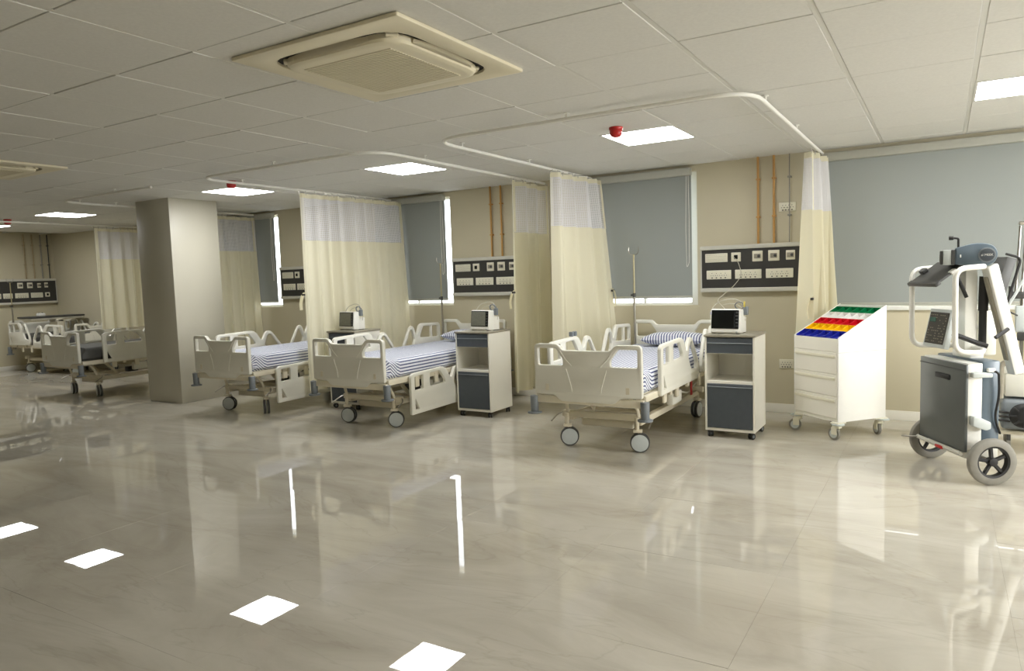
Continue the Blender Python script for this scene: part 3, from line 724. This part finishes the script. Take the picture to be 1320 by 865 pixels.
# ================================================================ BEDSIDE CABINETS
def small_caster(t, x, y, a, r=.026, h=.055):
    c = MB().cyl((0, .012, r), (0, .012, h), .010, n=12).box(-.016, .016, -.018, .022, r*1.2, r*2, .006).build('caster', 'black', t, (x, y, 0), (0, 0, a))
    w = MB()
    for s in (-1, 1): w.cyl((s*.006, 0, r), (s*.020, 0, r), r, n=18, bev=.004)
    w.build('wheel', 'black', c)
    MB().cyl((-.0215, 0, r), (.0215, 0, r), r*.5, n=14).build('hub', 'grey', c)
def cabinet(x, y, rz, label, worktop='top', z1=.85):
    t = thing('bedside_cabinet', label, 'cabinet', (x, y, 0), rz, 'bedside cabinets on castors')
    w, d = .20, .20; th = .016; z0 = .058
    c = MB()
    for s in (-1, 1): c.box(min(s*w, s*(w-th)), max(s*w, s*(w-th)), -d, d, z0, z1-.018, .002, 1)
    c.box(-w+th, w-th, d-th, d, z0, z1-.018); c.box(-w+th, w-th, -d+.004, d-th, z0, z0+.022); c.box(-w+th, w-th, -d+.002, d-th, .452, .472)
    c.box(-w+th, w-th, -d+.02, d-th, .692, .700)
    c.build('carcass', 'cab', t)
    MB().box(-w-.006, w+.006, -d-.008, d+.006, z1-.018, z1, .003).build('worktop', worktop, t)
    dr = MB().box(-w+th+.002, w-th-.002, -d-.001, -d+.016, .700, z1-.024, .002, 1).build('drawer', 'slate', t)
    MB().box(-w+th+.006, w-th-.006, -d-.006, -d-.0005, .778, .786, .002, 1).build('pull_edge', 'grey', dr)
    do = MB().box(-w+th+.002, w-th-.002, -d-.001, -d+.016, z0+.026, .448, .002, 1).build('door', 'slate', t)
    MB().box(-w+th+.006, w-th-.006, -d-.006, -d-.0005, .420, .427, .002, 1).build('pull_edge', 'grey', do)
    for sx in (-1, 1):
        for sy_ in (-1, 1): small_caster(t, sx*.165, sy_*.165, random.uniform(-.6, .9))
    return t
cabinet(-1.475, 6.03, 0, 'bedside cabinet with slate drawer and door between nearest bed and bin cart')
cabinet(-3.965, 6.0, 0, 'tall-looking bedside cabinet with slate door in front of the double curtain')
cabinet(-5.56, 5.84, 0, 'bedside cabinet mostly hidden behind the second bed footboard')

def monitor(x, y, z, rz, label, scr, acc):
    t = thing('patient_monitor', label, 'monitor', (x, y, z), rz, 'patient monitors')
    tl = Matrix.Rotation(-.10, 4, 'X')
    h = MB().box(-.128, .128, -.05, .03, .0, .200, .014, 3, tl).box(-.105, .118, .0, .125, 0, .135, .012, 3).box(-.05, .05, .0, .07, .13, .168, .012)
    h.build('housing', 'white', t)
    s = MB().box(-.118, .114, -.0545, -.048, .036, .190, .004, 1, tl).build('bezel', 'blackgl', t)
    MB().box(-.110, .080, -.0558, -.0540, .044, .182, .001, 1, tl).build('screen', scr, s)
    k = MB()
    for i in range(5): k.box(.090, .108, -.0575, -.0540, .052+i*.028, .064+i*.028, .002, 1, tl)
    k.build('button_column', 'dgrey', s)
    MB().cyl((.10, -.052, .016), (.10, -.058, .015), .008, n=12).build('control_knob', 'lgrey', t)
    # cables and sensor clips looped over the top
    cb = MB().tube([(-.13, .06, .05), (-.19, .08, .14), (-.14, .10, .25), (.0, .11, .285), (.09, .09, .26), (.10, .08, .20)], .0035, 6, .07)
    cb.tube([(-.13, .07, .04), (-.17, .12, .10), (-.12, .12, .22), (.02, .12, .25), (.12, .10, .18), (.12, .09, .10)], .003, 6, .06)
    cb.build('lead_cable', 'cable', t)
    a = MB()
    pts = [(.08+.038*math.cos(q), .06+.01*q/6, .225+.030*math.sin(q)) for q in [k*PI/8 for k in range(34)]]
    a.tube(pts, .0035, 6); a.build('coiled_cable', 'grey', t)
    MB().box(-.152, -.128, .02, .05, .15, .175, .005).build('sensor_clip', 'blue', t)
    MB().box(.125, .160, .03, .065, .15, .22, .006).build('probe_holder', 'grey', t)
    if acc: MB().box(.128, .142, .028, .034, .215, .262, .003).build('cable_tag', 'yellowtag', t)
    MB().box(-.115, -.09, -.04, .11, -.0008, .004, .001, 1).build('foot', 'black', t); MB().box(.09, .115, -.04, .11, -.0008, .004, .001, 1).build('foot', 'black', t)
    return t
monitor(-1.53, 5.985, .8508, -.12, 'white patient monitor with black screen on the right-hand cabinet', 'blackgl', True)
monitor(-3.95, 5.98, .8508, -.17, 'white patient monitor with dull grey screen beside the double curtain', 'screen', False)
monitor(-5.62, 5.84, .8508, -.12, 'white patient monitor with grey screen in front of the wide curtain', 'screen', False)
wc = MB().tube([(-1.74, D-.068, 1.50), (-1.68, D-.12, 1.46), (-1.64, D-.11, 1.32), (-1.72, D-.10, 1.22), (-1.78, 6.6, 1.10), (-1.56, 6.19, 1.0), (-1.52, 6.13, .95)], .003, 6, .08).build('power_lead', 'cable')
tag(wc, 'thin cable hanging from the right-hand service panel down to the monitor', 'cable')

# over-bed table by the end wall
t = thing('overbed_table', 'dark-topped overbed table across the farthest bed', 'table', (-13.35, 6.58, 0), 0)
MB().box(-.22, .22, -.46, .44, .935, .962, .006).build('tabletop', 'dgrey', t)
MB().box(-.205, .205, -.44, .42, .905, .934, .004).build('apron', 'cab', t)
MB().box(.235, .275, -.05, .05, .05, .90, .008).box(-.02, .275, -.05, .05, .86, .904, .006).build('post', 'cream_metal', t)
MB().box(.22, .29, -.42, .40, .03, .06, .01).build('foot_bar', 'cream_metal', t)
for y in (-.40, .38):
    small_caster(t, .255, y, .3, .018, .035)
o = MB().box(-.06, .06, -.05, .05, 0, .05, .01).build('bedside_device', 'white'); o.location = (-13.40, 6.42, .963); tag(o, 'small white device on the dark overbed table', 'device')
for s in (-1, 1): MB().cyl((0, s*.025, .05), (0, s*.025, .062), .011, n=10).build('knob', 'black', o)
# ================================================================ COLOURED BIN CART
CA = math.radians(-40)
t = thing('medicine_cart', 'white drawer cart with sloping rack of coloured bins', 'cart', (-.726, 6.388, 0), CA)
w, d, z0 = .247, .24, .15
zf, zb_ = .815, 1.055
def cart_side(s):
    out = [(-d, z0), (d, z0), (d, zb_), (-d, zf)]
    return MB().plate([out], .012, at(YZ, s*(w-.006), 0, 0), .002)
for s in (-1, 1):
    sp = cart_side(s).build('side_panel', 'white', t)
    MB().box(min(s*w, s*(w+.0015)), max(s*w, s*(w+.0015)), -d+.002, d-.002, .698, .702).build('seam', 'lgrey', sp)
MB().box(-w+.012, w-.012, d-.012, d, z0, zb_-.006).build('back_panel', 'white', t)
MB().box(-w+.012, w-.012, -d+.004, d-.012, z0, z0+.016).box(-w+.012, w-.012, -d+.004, -d+.012, z0+.016, zf-.012).build('body_shell', 'cab', t)
MB().box(-w+.0125, w-.0125, -d-.002, -d+.010, .705, zf-.006, .002, 1).build('fascia', 'cab', t)
for k in range(3):
    za = .178+k*.176
    dr = MB().box(-w+.014, w-.014, -d-.004, -d+.010, za, za+.170, .003, 1).build('drawer', 'cab', t)
    MB().box(-w+.02, w-.03, -d-.013, -d-.003, za+.128, za+.150, .004).build('grip', 'plate', dr)
# bins
sl = math.atan2(zb_-zf, 2*d); SL = Matrix.Translation((0, -d, zf)) @ Matrix.Rotation(sl, 4, 'X')
length = math.hypot(zb_-zf, 2*d); rowl = (length-.055)/5; bw = (2*w-.028)/6
def bin_mesh(key):
    b = MB(); e = .002; a, c = bw/2-.0006, rowl/2-.0006
    # open tray
    b.box(-a, a, -c, -c+e, -.045, -.006); b.box(-a, a, c-e, c, -.045, 0)
    for q in (-1, 1): b.box(min(q*a, q*(a-e)), max(q*a, q*(a-e)), -c, c, -.045, 0)
    f = bmesh.new()      # scooped floor, high on the left and falling to the right
    p0, p1, p2, p3 = [f.verts.new(p) for p in ((-a, -c, -.012), (a, -c, -.044), (a, c, -.030), (-a, c, -.044))]
    f.faces.new((p0, p1, p2)); f.faces.new((p0, p2, p3)); b._merge(f)
    return b.mesh('bin', M[key])
for r, key in enumerate(('binblue', 'binyellow', 'binred', 'binwhite', 'bingreen')):
    me = bin_mesh(key)
    for k in range(6):
        o = put('bin', me, t); o['label'] = key[3:]+' bin'
        o.matrix_local = SL @ Matrix.Translation((-w+.014+bw*(k+.5), .01+rowl*(r+.5), -.001))
MB().box(-w+.013, w-.013, 0, length-.012, -.055, -.050, mtx=SL).build('rack_floor', 'white', t)
for sx, sy_, a in ((-1, -1, 2.3), (1, -1, 1.75), (1, 1, 1.25), (-1, 1, 1.9)):
    MB().cyl((sx*(w-.012), sy_*(d-.012), .128), (sx*(w-.012), sy_*(d-.012), .140), .048, n=24, bev=.004).build('corner_bumper', 'lgrey', t)
    c = MB().box(-.05, .05, -.035, .035, .138, .150, .003).cyl((0, 0, .115), (0, 0, .137), .022, n=14).box(-.022, .022, -.02, .045, .098, .118, .006).box(-.022, -.016, 0, .05, .045, .105, .002, 1).box(.016, .022, 0, .05, .045, .105, .002, 1).build('caster', 'plate', t, (sx*(w-.03), sy_*(d-.03), 0), (0, 0, a))
    MB().lathe([(.030, -.012), (.047, -.011), (.050, -.005), (.050, .005), (.047, .011), (.030, .012), (.030, -.012)], (0, .035, .05), 'x', 24, False).build('tyre', 'tyre', c)
    MB().lathe([(.0001, -.013), (.034, -.0125), (.034, .0125), (.0001, .013)], (0, .035, .05), 'x', 24).build('wheel_disc', 'lgrey', c)

# ================================================================ MOBILE X-RAY MACHINE
t = thing('mobile_xray_machine', 'white and grey mobile x-ray machine on two big spoked wheels at the right', 'medical machine', (.105, 5.5, 0), math.atan2(.495, .869))
# local x points to the back, y to the far wheel
MB().box(-.098, -.008, -.245, .255, .20, .745, .006).build('body', 'white', t)
MB().box(-.008, .10, -.245, .255, .22, .758, .010).build('rear_housing', 'bluegrey', t)
fp = MB().box(-.118, -.0985, -.252, .262, .185, .738, .004).build('front_panel', 'panelgrey', t)
MB().box(-.121, -.117, -.255, .265, .700, .706, .001, 1).build('panel_seam', 'dgrey', fp)
MB().box(-.127, -.117, -.09, .07, .622, .656, .006).build('pull_handle', 'black', fp)
MB().plate([rpoly([(-.09, 0), (.03, 0), (.03, .025), (-.05, .035), (-.09, .03)], .008)], .04, at(XZ, 0, -.266, .66), .005).build('cable_shelf', 'lgrey', t)
MB().plate([rpoly([(-.09, .0), (-.01, -.03), (.02, -.02), (.02, .02), (-.04, .05), (-.09, .06)], .01)], .05, at(XZ, 0, -.271, .36), .006).build('foot_step', 'lgrey', t)
MB().box(-.09, .12, -.21, .21, .135, .20, .008).tube([(-.13, -.24, .175), (-.13, .26, .175)], .014, 8).build('chassis', 'alu', t)
MB().box(-.150, -.135, -.06, .02, .16, .18, .004).build('release_lever', 'red', t)
MB().tube([(-.13, .24, .18), (-.18, .28, .17), (-.20, .34, .165)], .006, 6, .02).build('brake_pedal', 'steel', t)
for s in (-1, 1):
    R = .146
    y = s*.335
    wl = MB().lathe([(.100, -.024), (.128, -.026), (.142, -.018), (R, -.006), (R, .006), (.142, .018), (.128, .026), (.100, .024), (.100, -.024)], (0, y, R), 'y', 40, False).build('tyre', 'tyre', t)
    rim = MB().lathe([(.088, -.018), (.104, -.022), (.104, .022), (.088, .018), (.088, -.018)], (0, y, R), 'y', 40, False)
    rim.cyl((0, y-.024, R), (0, y+.024, R), .026, n=20, bev=.004)
    for k in range(5):
        a = k*2*PI/5+PI/2+.1
        p, q = Vector((.02*math.cos(a), 0, .02*math.sin(a))), Vector((.098*math.cos(a), 0, .098*math.sin(a)))
        mt = Matrix.Translation((0, y, R)) @ Matrix.Rotation(-a, 4, 'Y')
        rim.box(.018, .098, -.010, .010, -.011, .011, .004, 1, mt)
    rim.build('spoked_rim', 'black', wl)
MB().cyl((0, -.31, .146), (0, .31, .146), .014, n=12).build('axle', 'steel', t)
# push handles
for s, nm in ((-1, 'near'), (1, 'far')):
    y = s*.25
    MB().tube([(.04, y*.6, 1.345), (-.02, y, 1.345), (-.19, y, 1.335), (-.185, y, .82), (-.02, y, .81), (.05, y*.6, .82)], .017, 12, .07).build('push_handle', 'white', t)
MB().tube([(.05, -.15, .82), (.05, .15, .82)], .016, 10).box(.0, .09, -.10, .10, .755, .80, .01).build('handle_bridge', 'white', t)
MB().box(-.01, .07, -.055, .045, .78, 1.37, .012).build('mast', 'white', t)
MB().box(.03, .10, -.09, .09, 1.335, 1.375, .01).tube([(.04, -.16, 1.345), (.04, .16, 1.345)], .016, 10).build('mast_head', 'white', t)
MB().cyl((.10, -.06, .80), (.10, -.06, 1.06), .022, n=14).cyl((.10, -.06, 1.06), (.105, -.06, 1.28), .028, n=14).build('gas_spring', 'black', t)
# diagonal boom
bo = Matrix.Translation((.095, -.13, 1.335)) @ Matrix.Rotation(math.atan2(.17, .64), 4, 'Y').inverted()
arm = MB().box(-.035, .035, -.04, .04, -.70, .02, .012, 2, bo).build('boom_arm', 'white', t)
MB().box(-.047, -.035, -.02, .02, -.60, -.05, .004, 1, bo).build('boom_channel', 'top', arm)
MB().tube([(-.17, -.20, .93), (-.03, -.22, .87), (.02, -.24, .85)], .015, 8, .03).tube([(.08, -.22, .90), (.17, -.20, .95)], .012, 8).build('hand_grip', 'black', t)
# tube head, swivelled to face the viewer
HM = Matrix.Translation((.03, -.2, 0)) @ Matrix.Rotation(-.50, 4, 'Z') @ Matrix.Diagonal((.88, 1, 1, 1)) @ Matrix.Translation((-.03, .2, 0))
def hbox(mb, *a): return mb.box(*a, mtx=HM)
thd = MB().plate([rpoly([(-.09, -.055), (.10, -.075), (.155, -.05), (.178, 0), (.155, .055), (.10, .075), (.02, .078), (-.09, .05)], [.006, .05, .05, .05, .05, .05, .05, .006])], .15, HM @ at(XZ, -.075, -.13, 1.415) @ Matrix.Diagonal((.98, .98, 1, 1)), .012).build('tube_head', 'bluegrey', t)
MB().cyl(HM @ Vector((.03, -.2055, 1.415)), HM @ Vector((.03, -.214, 1.415)), .046, n=30, bev=.002).build('badge_ring', 'grey', thd)
MB().cyl(HM @ Vector((.03, -.213, 1.415)), HM @ Vector((.03, -.2165, 1.415)), .039, n=30, bev=.001).build('badge', 'slate', thd)
MB().box(-.132, -.124, -.2095, -.204, 1.405, 1.422, .001, 1, HM).build('indicator', 'white', thd)
fc = bpy.data.curves.new('badge_text', 'FONT'); fc.body = 'al MEEK'; fc.size = .019; fc.align_x = 'CENTER'; fc.align_y = 'CENTER'; fc.extrude = .0006
fo = bpy.data.objects.new('tmpf', fc); COL.objects.link(fo)
me = bpy.data.meshes.new_from_object(fo.evaluated_get(bpy.context.evaluated_depsgraph_get())); bpy.data.objects.remove(fo)
me.materials.clear(); me.materials.append(M['white']); me.name = 'badge_lettering'
o = put('badge_lettering', me, thd); o.matrix_local = Matrix.Translation((.03, -.2, 0)) @ Matrix.Rotation(-.50, 4, 'Z') @ Matrix.Translation((-.03, .2, 0)) @ Matrix.Translation((.03, -.2172, 1.415)) @ Matrix.Rotation(PI/2, 4, 'X')
cl = MB().box(-.235, -.163, -.20, -.06, 1.36, 1.455, .004, 2, HM).build('collimator', 'lgrey', t)
MB().box(-.255, -.235, -.195, -.065, 1.365, 1.45, .003, 1, HM).box(-.185, -.160, -.204, -.056, 1.362, 1.455, .003, 1, HM).build('collimator_band', 'dgrey', cl)
MB().tube([HM @ Vector(q) for q in ((-.14, -.15, 1.45), (-.14, -.15, 1.525), (-.17, -.15, 1.53))], .007, 8, .01).cyl(HM @ Vector((-.17, -.15, 1.53)), HM @ Vector((-.20, -.15, 1.53)), .013, n=12, bev=.003).build('crank_handle', 'black', t)
# film cassette behind, with wire loop
fcm = Matrix.Translation((.225, -.03, 1.26)) @ Matrix.Rotation(.28, 4, 'Y')
cs = MB().box(-.045, .02, -.07, .07, -.16, .135, .008, 2, fcm).build('film_cassette', 'dgrey', t)
MB().tube([fcm @ Vector(p) for p in ((-.05, -.06, .15), (.05, -.06, .15), (.05, -.06, -.19))], .008, 8, .04).build('wire_guard', 'black', cs)
# sloping tray
tm = Matrix.Translation((-.13, .04, 1.305)) @ Matrix.Rotation(-.62, 4, 'Y')
tr = MB().box(-.09, .12, -.14, .18, -.008, .008, .004, 1, tm).box(-.125, -.085, -.15, .19, -.016, .012, .008, 2, tm).build('document_tray', 'dgrey', t)
MB().box(-.02, .02, .13, .18, .009, .035, .004, 1, tm).build('tray_clip', 'dgrey', tr)
MB().box(-.0, .04, -.15, -.11, -.012, .012, .004, 1, tm).build('tray_clip', 'white', tr)
MB().tube([(-.07, -.06, 1.29), (.0, -.05, 1.15)], .012, 8).build('tray_strut', 'black', tr)
# control panel
cm_ = Matrix.Translation((-.15, .015, .955)) @ Matrix.Rotation(math.radians(12), 4, 'Y')
cp = MB().box(-.0, .035, -.132, .118, -.132, .122, .006, 2, cm_).build('control_panel', 'lgrey', t)
MB().box(-.004, .001, -.112, .098, -.108, .10, .001, 1, cm_).build('key_field', 'slot', cp)
MB().box(-.006, -.003, .02, .085, .035, .065, .001, 1, cm_).build('display', mat('dim_green_display', rgb(50, 92, 78), .25, noise=.1), cp)
kk = MB(); rr = random.Random(3)
for i in range(9):
    for j in range(11):
        if rr.random() < .62 and not (i > 4 and 5 < j < 9):
            yy = -.10+i*.0215; zz = -.097+j*.0172
            kk.box(-.0055, -.003, yy+.002, yy+.013, zz+.003, zz+.009, 0, 1, cm_)
k_ = kk.build('keys', mat('faint_key_legends', rgb(138, 132, 112), .5, noise=.1), cp); k_['kind'] = 'stuff'
MB().tube([(.03, .0, .95), (-.02+.12, .0, .95)], .018, 8).build('panel_arm', 'white', t)
MB().tube([(.03, -.26, .70), (.07, -.275, .69), (.08, -.27, .55), (.06, -.26, .40), (.10, -.255, .30)], .007, 6, .05).build('power_lead', 'black', t)
MB().box(.01, .055, -.272, -.246, .69, .715, .006).build('plug', 'white', t)
MB().box(.135, .245, .02, .16, .757, 1.06, .012).build('generator_box', 'cream', t)

# ================================================================ VENTILATOR AT THE RIGHT EDGE
t = thing('ventilator_trolley', 'cream ventilator trolley with black round motor cut by the right edge', 'medical machine', (.62, 6.32, 0), 0)
MB().tube([(-.26, -.21, .40), (-.26, -.21, .66), (.24, -.21, .66), (.24, -.21, .40)], .020, 10, .05).build('push_bar', 'top', t)
MB().box(-.235, .225, -.20, .19, .41, .575, .014).build('upper_box', 'cream', t)
MB().box(-.225, .215, -.19, .18, .575, .585, .003, 1).build('top_tray', 'white', t)
MB().box(-.255, .2, -.235, .15, .18, .395, .03, 3).build('motor_casing', 'grey', t)
mo = MB().lathe([(.0001, -.268), (.04, -.268), (.07, -.258), (.088, -.235)], (-.12, 0, .285), 'y', 28)
for k in range(8):
    a = k*PI/4; mo.box(-.005, .005, -.275, -.255, .045, .085, .001, 1, Matrix.Translation((-.12, 0, .285)) @ Matrix.Rotation(a, 4, 'Y'))
mo.build('round_motor', 'black', t)
for k in range(3): MB().tube([(-.20, -.23, .30-.03*k), (-.27, -.25, .31-.03*k), (-.30, -.22, .30-.03*k)], .008, 6, .02).build('connector', 'black', t)
MB().box(-.25, .25, -.16, .16, .13, .16, .006).box(-.21, -.17, -.1, .1, .155, .20, .004).build('base_plate', 'cream_metal', t)
for x in (-.2, .2):
    for y in (-.13, .13):
        c = MB().box(-.012, .012, -.02, .02, .06, .13, .004, 1).build('caster', 'dgrey', t, (x, y, 0))
        MB().lathe([(.0001, -.014), (.03, -.014), (.045, -.010), (.045, .010), (.03, .014), (.0001, .014)], (0, 0, .045), 'x', 22).build('wheel', 'tyre', c)
sa = MB()
for dx in (-.17, -.135): sa.tube([(dx, -.02, 1.14), (dx+.02, .0, 1.62)], .009, 8)
sa.tube([(-.16, -.02, 1.64), (.10, .05, 1.62), (.16, .05, 1.48)], .012, 8, .05).build('support_arm', 'steel', t)
MB().box(-.21, -.06, -.05, .01, 1.10, 1.15, .01).cyl((-.20, -.02, 1.12), (-.20, -.02, 1.19), .014, n=12).build('arm_joint', 'dgrey', t)
MB().cyl((-.13, -.01, .585), (-.13, -.01, 1.11), .014, n=12).build('arm_post', 'steel', t)
MB().tube([(.06, 0, 1.45), (-.05, -.05, 1.36), (-.14, -.06, 1.22), (-.17, -.06, 1.14), (-.22, -.06, 1.05), (-.24, -.05, .95)], .010, 8, .08).build('breathing_hose', 'lgrey', t)
MB().box(-.17, -.08, -.06, .02, .86, 1.05, .008).build('valve_block', 'lgrey', t)
MB().box(-.16, -.11, -.075, -.055, .80, .86, .006).tube([(-.16, -.06, .98), (-.23, -.08, 1.02), (-.24, -.07, .90)], .006, 6, .03).build('valve_fitting', 'dgrey', t)
MB().box(-.08, .16, -.16, .05, .586, .88, .012).build('ventilator_head', 'white', t)
MB().box(-.07, .15, -.166, -.158, .64, .84, .004, 1).build('head_screen', 'dgrey', t)
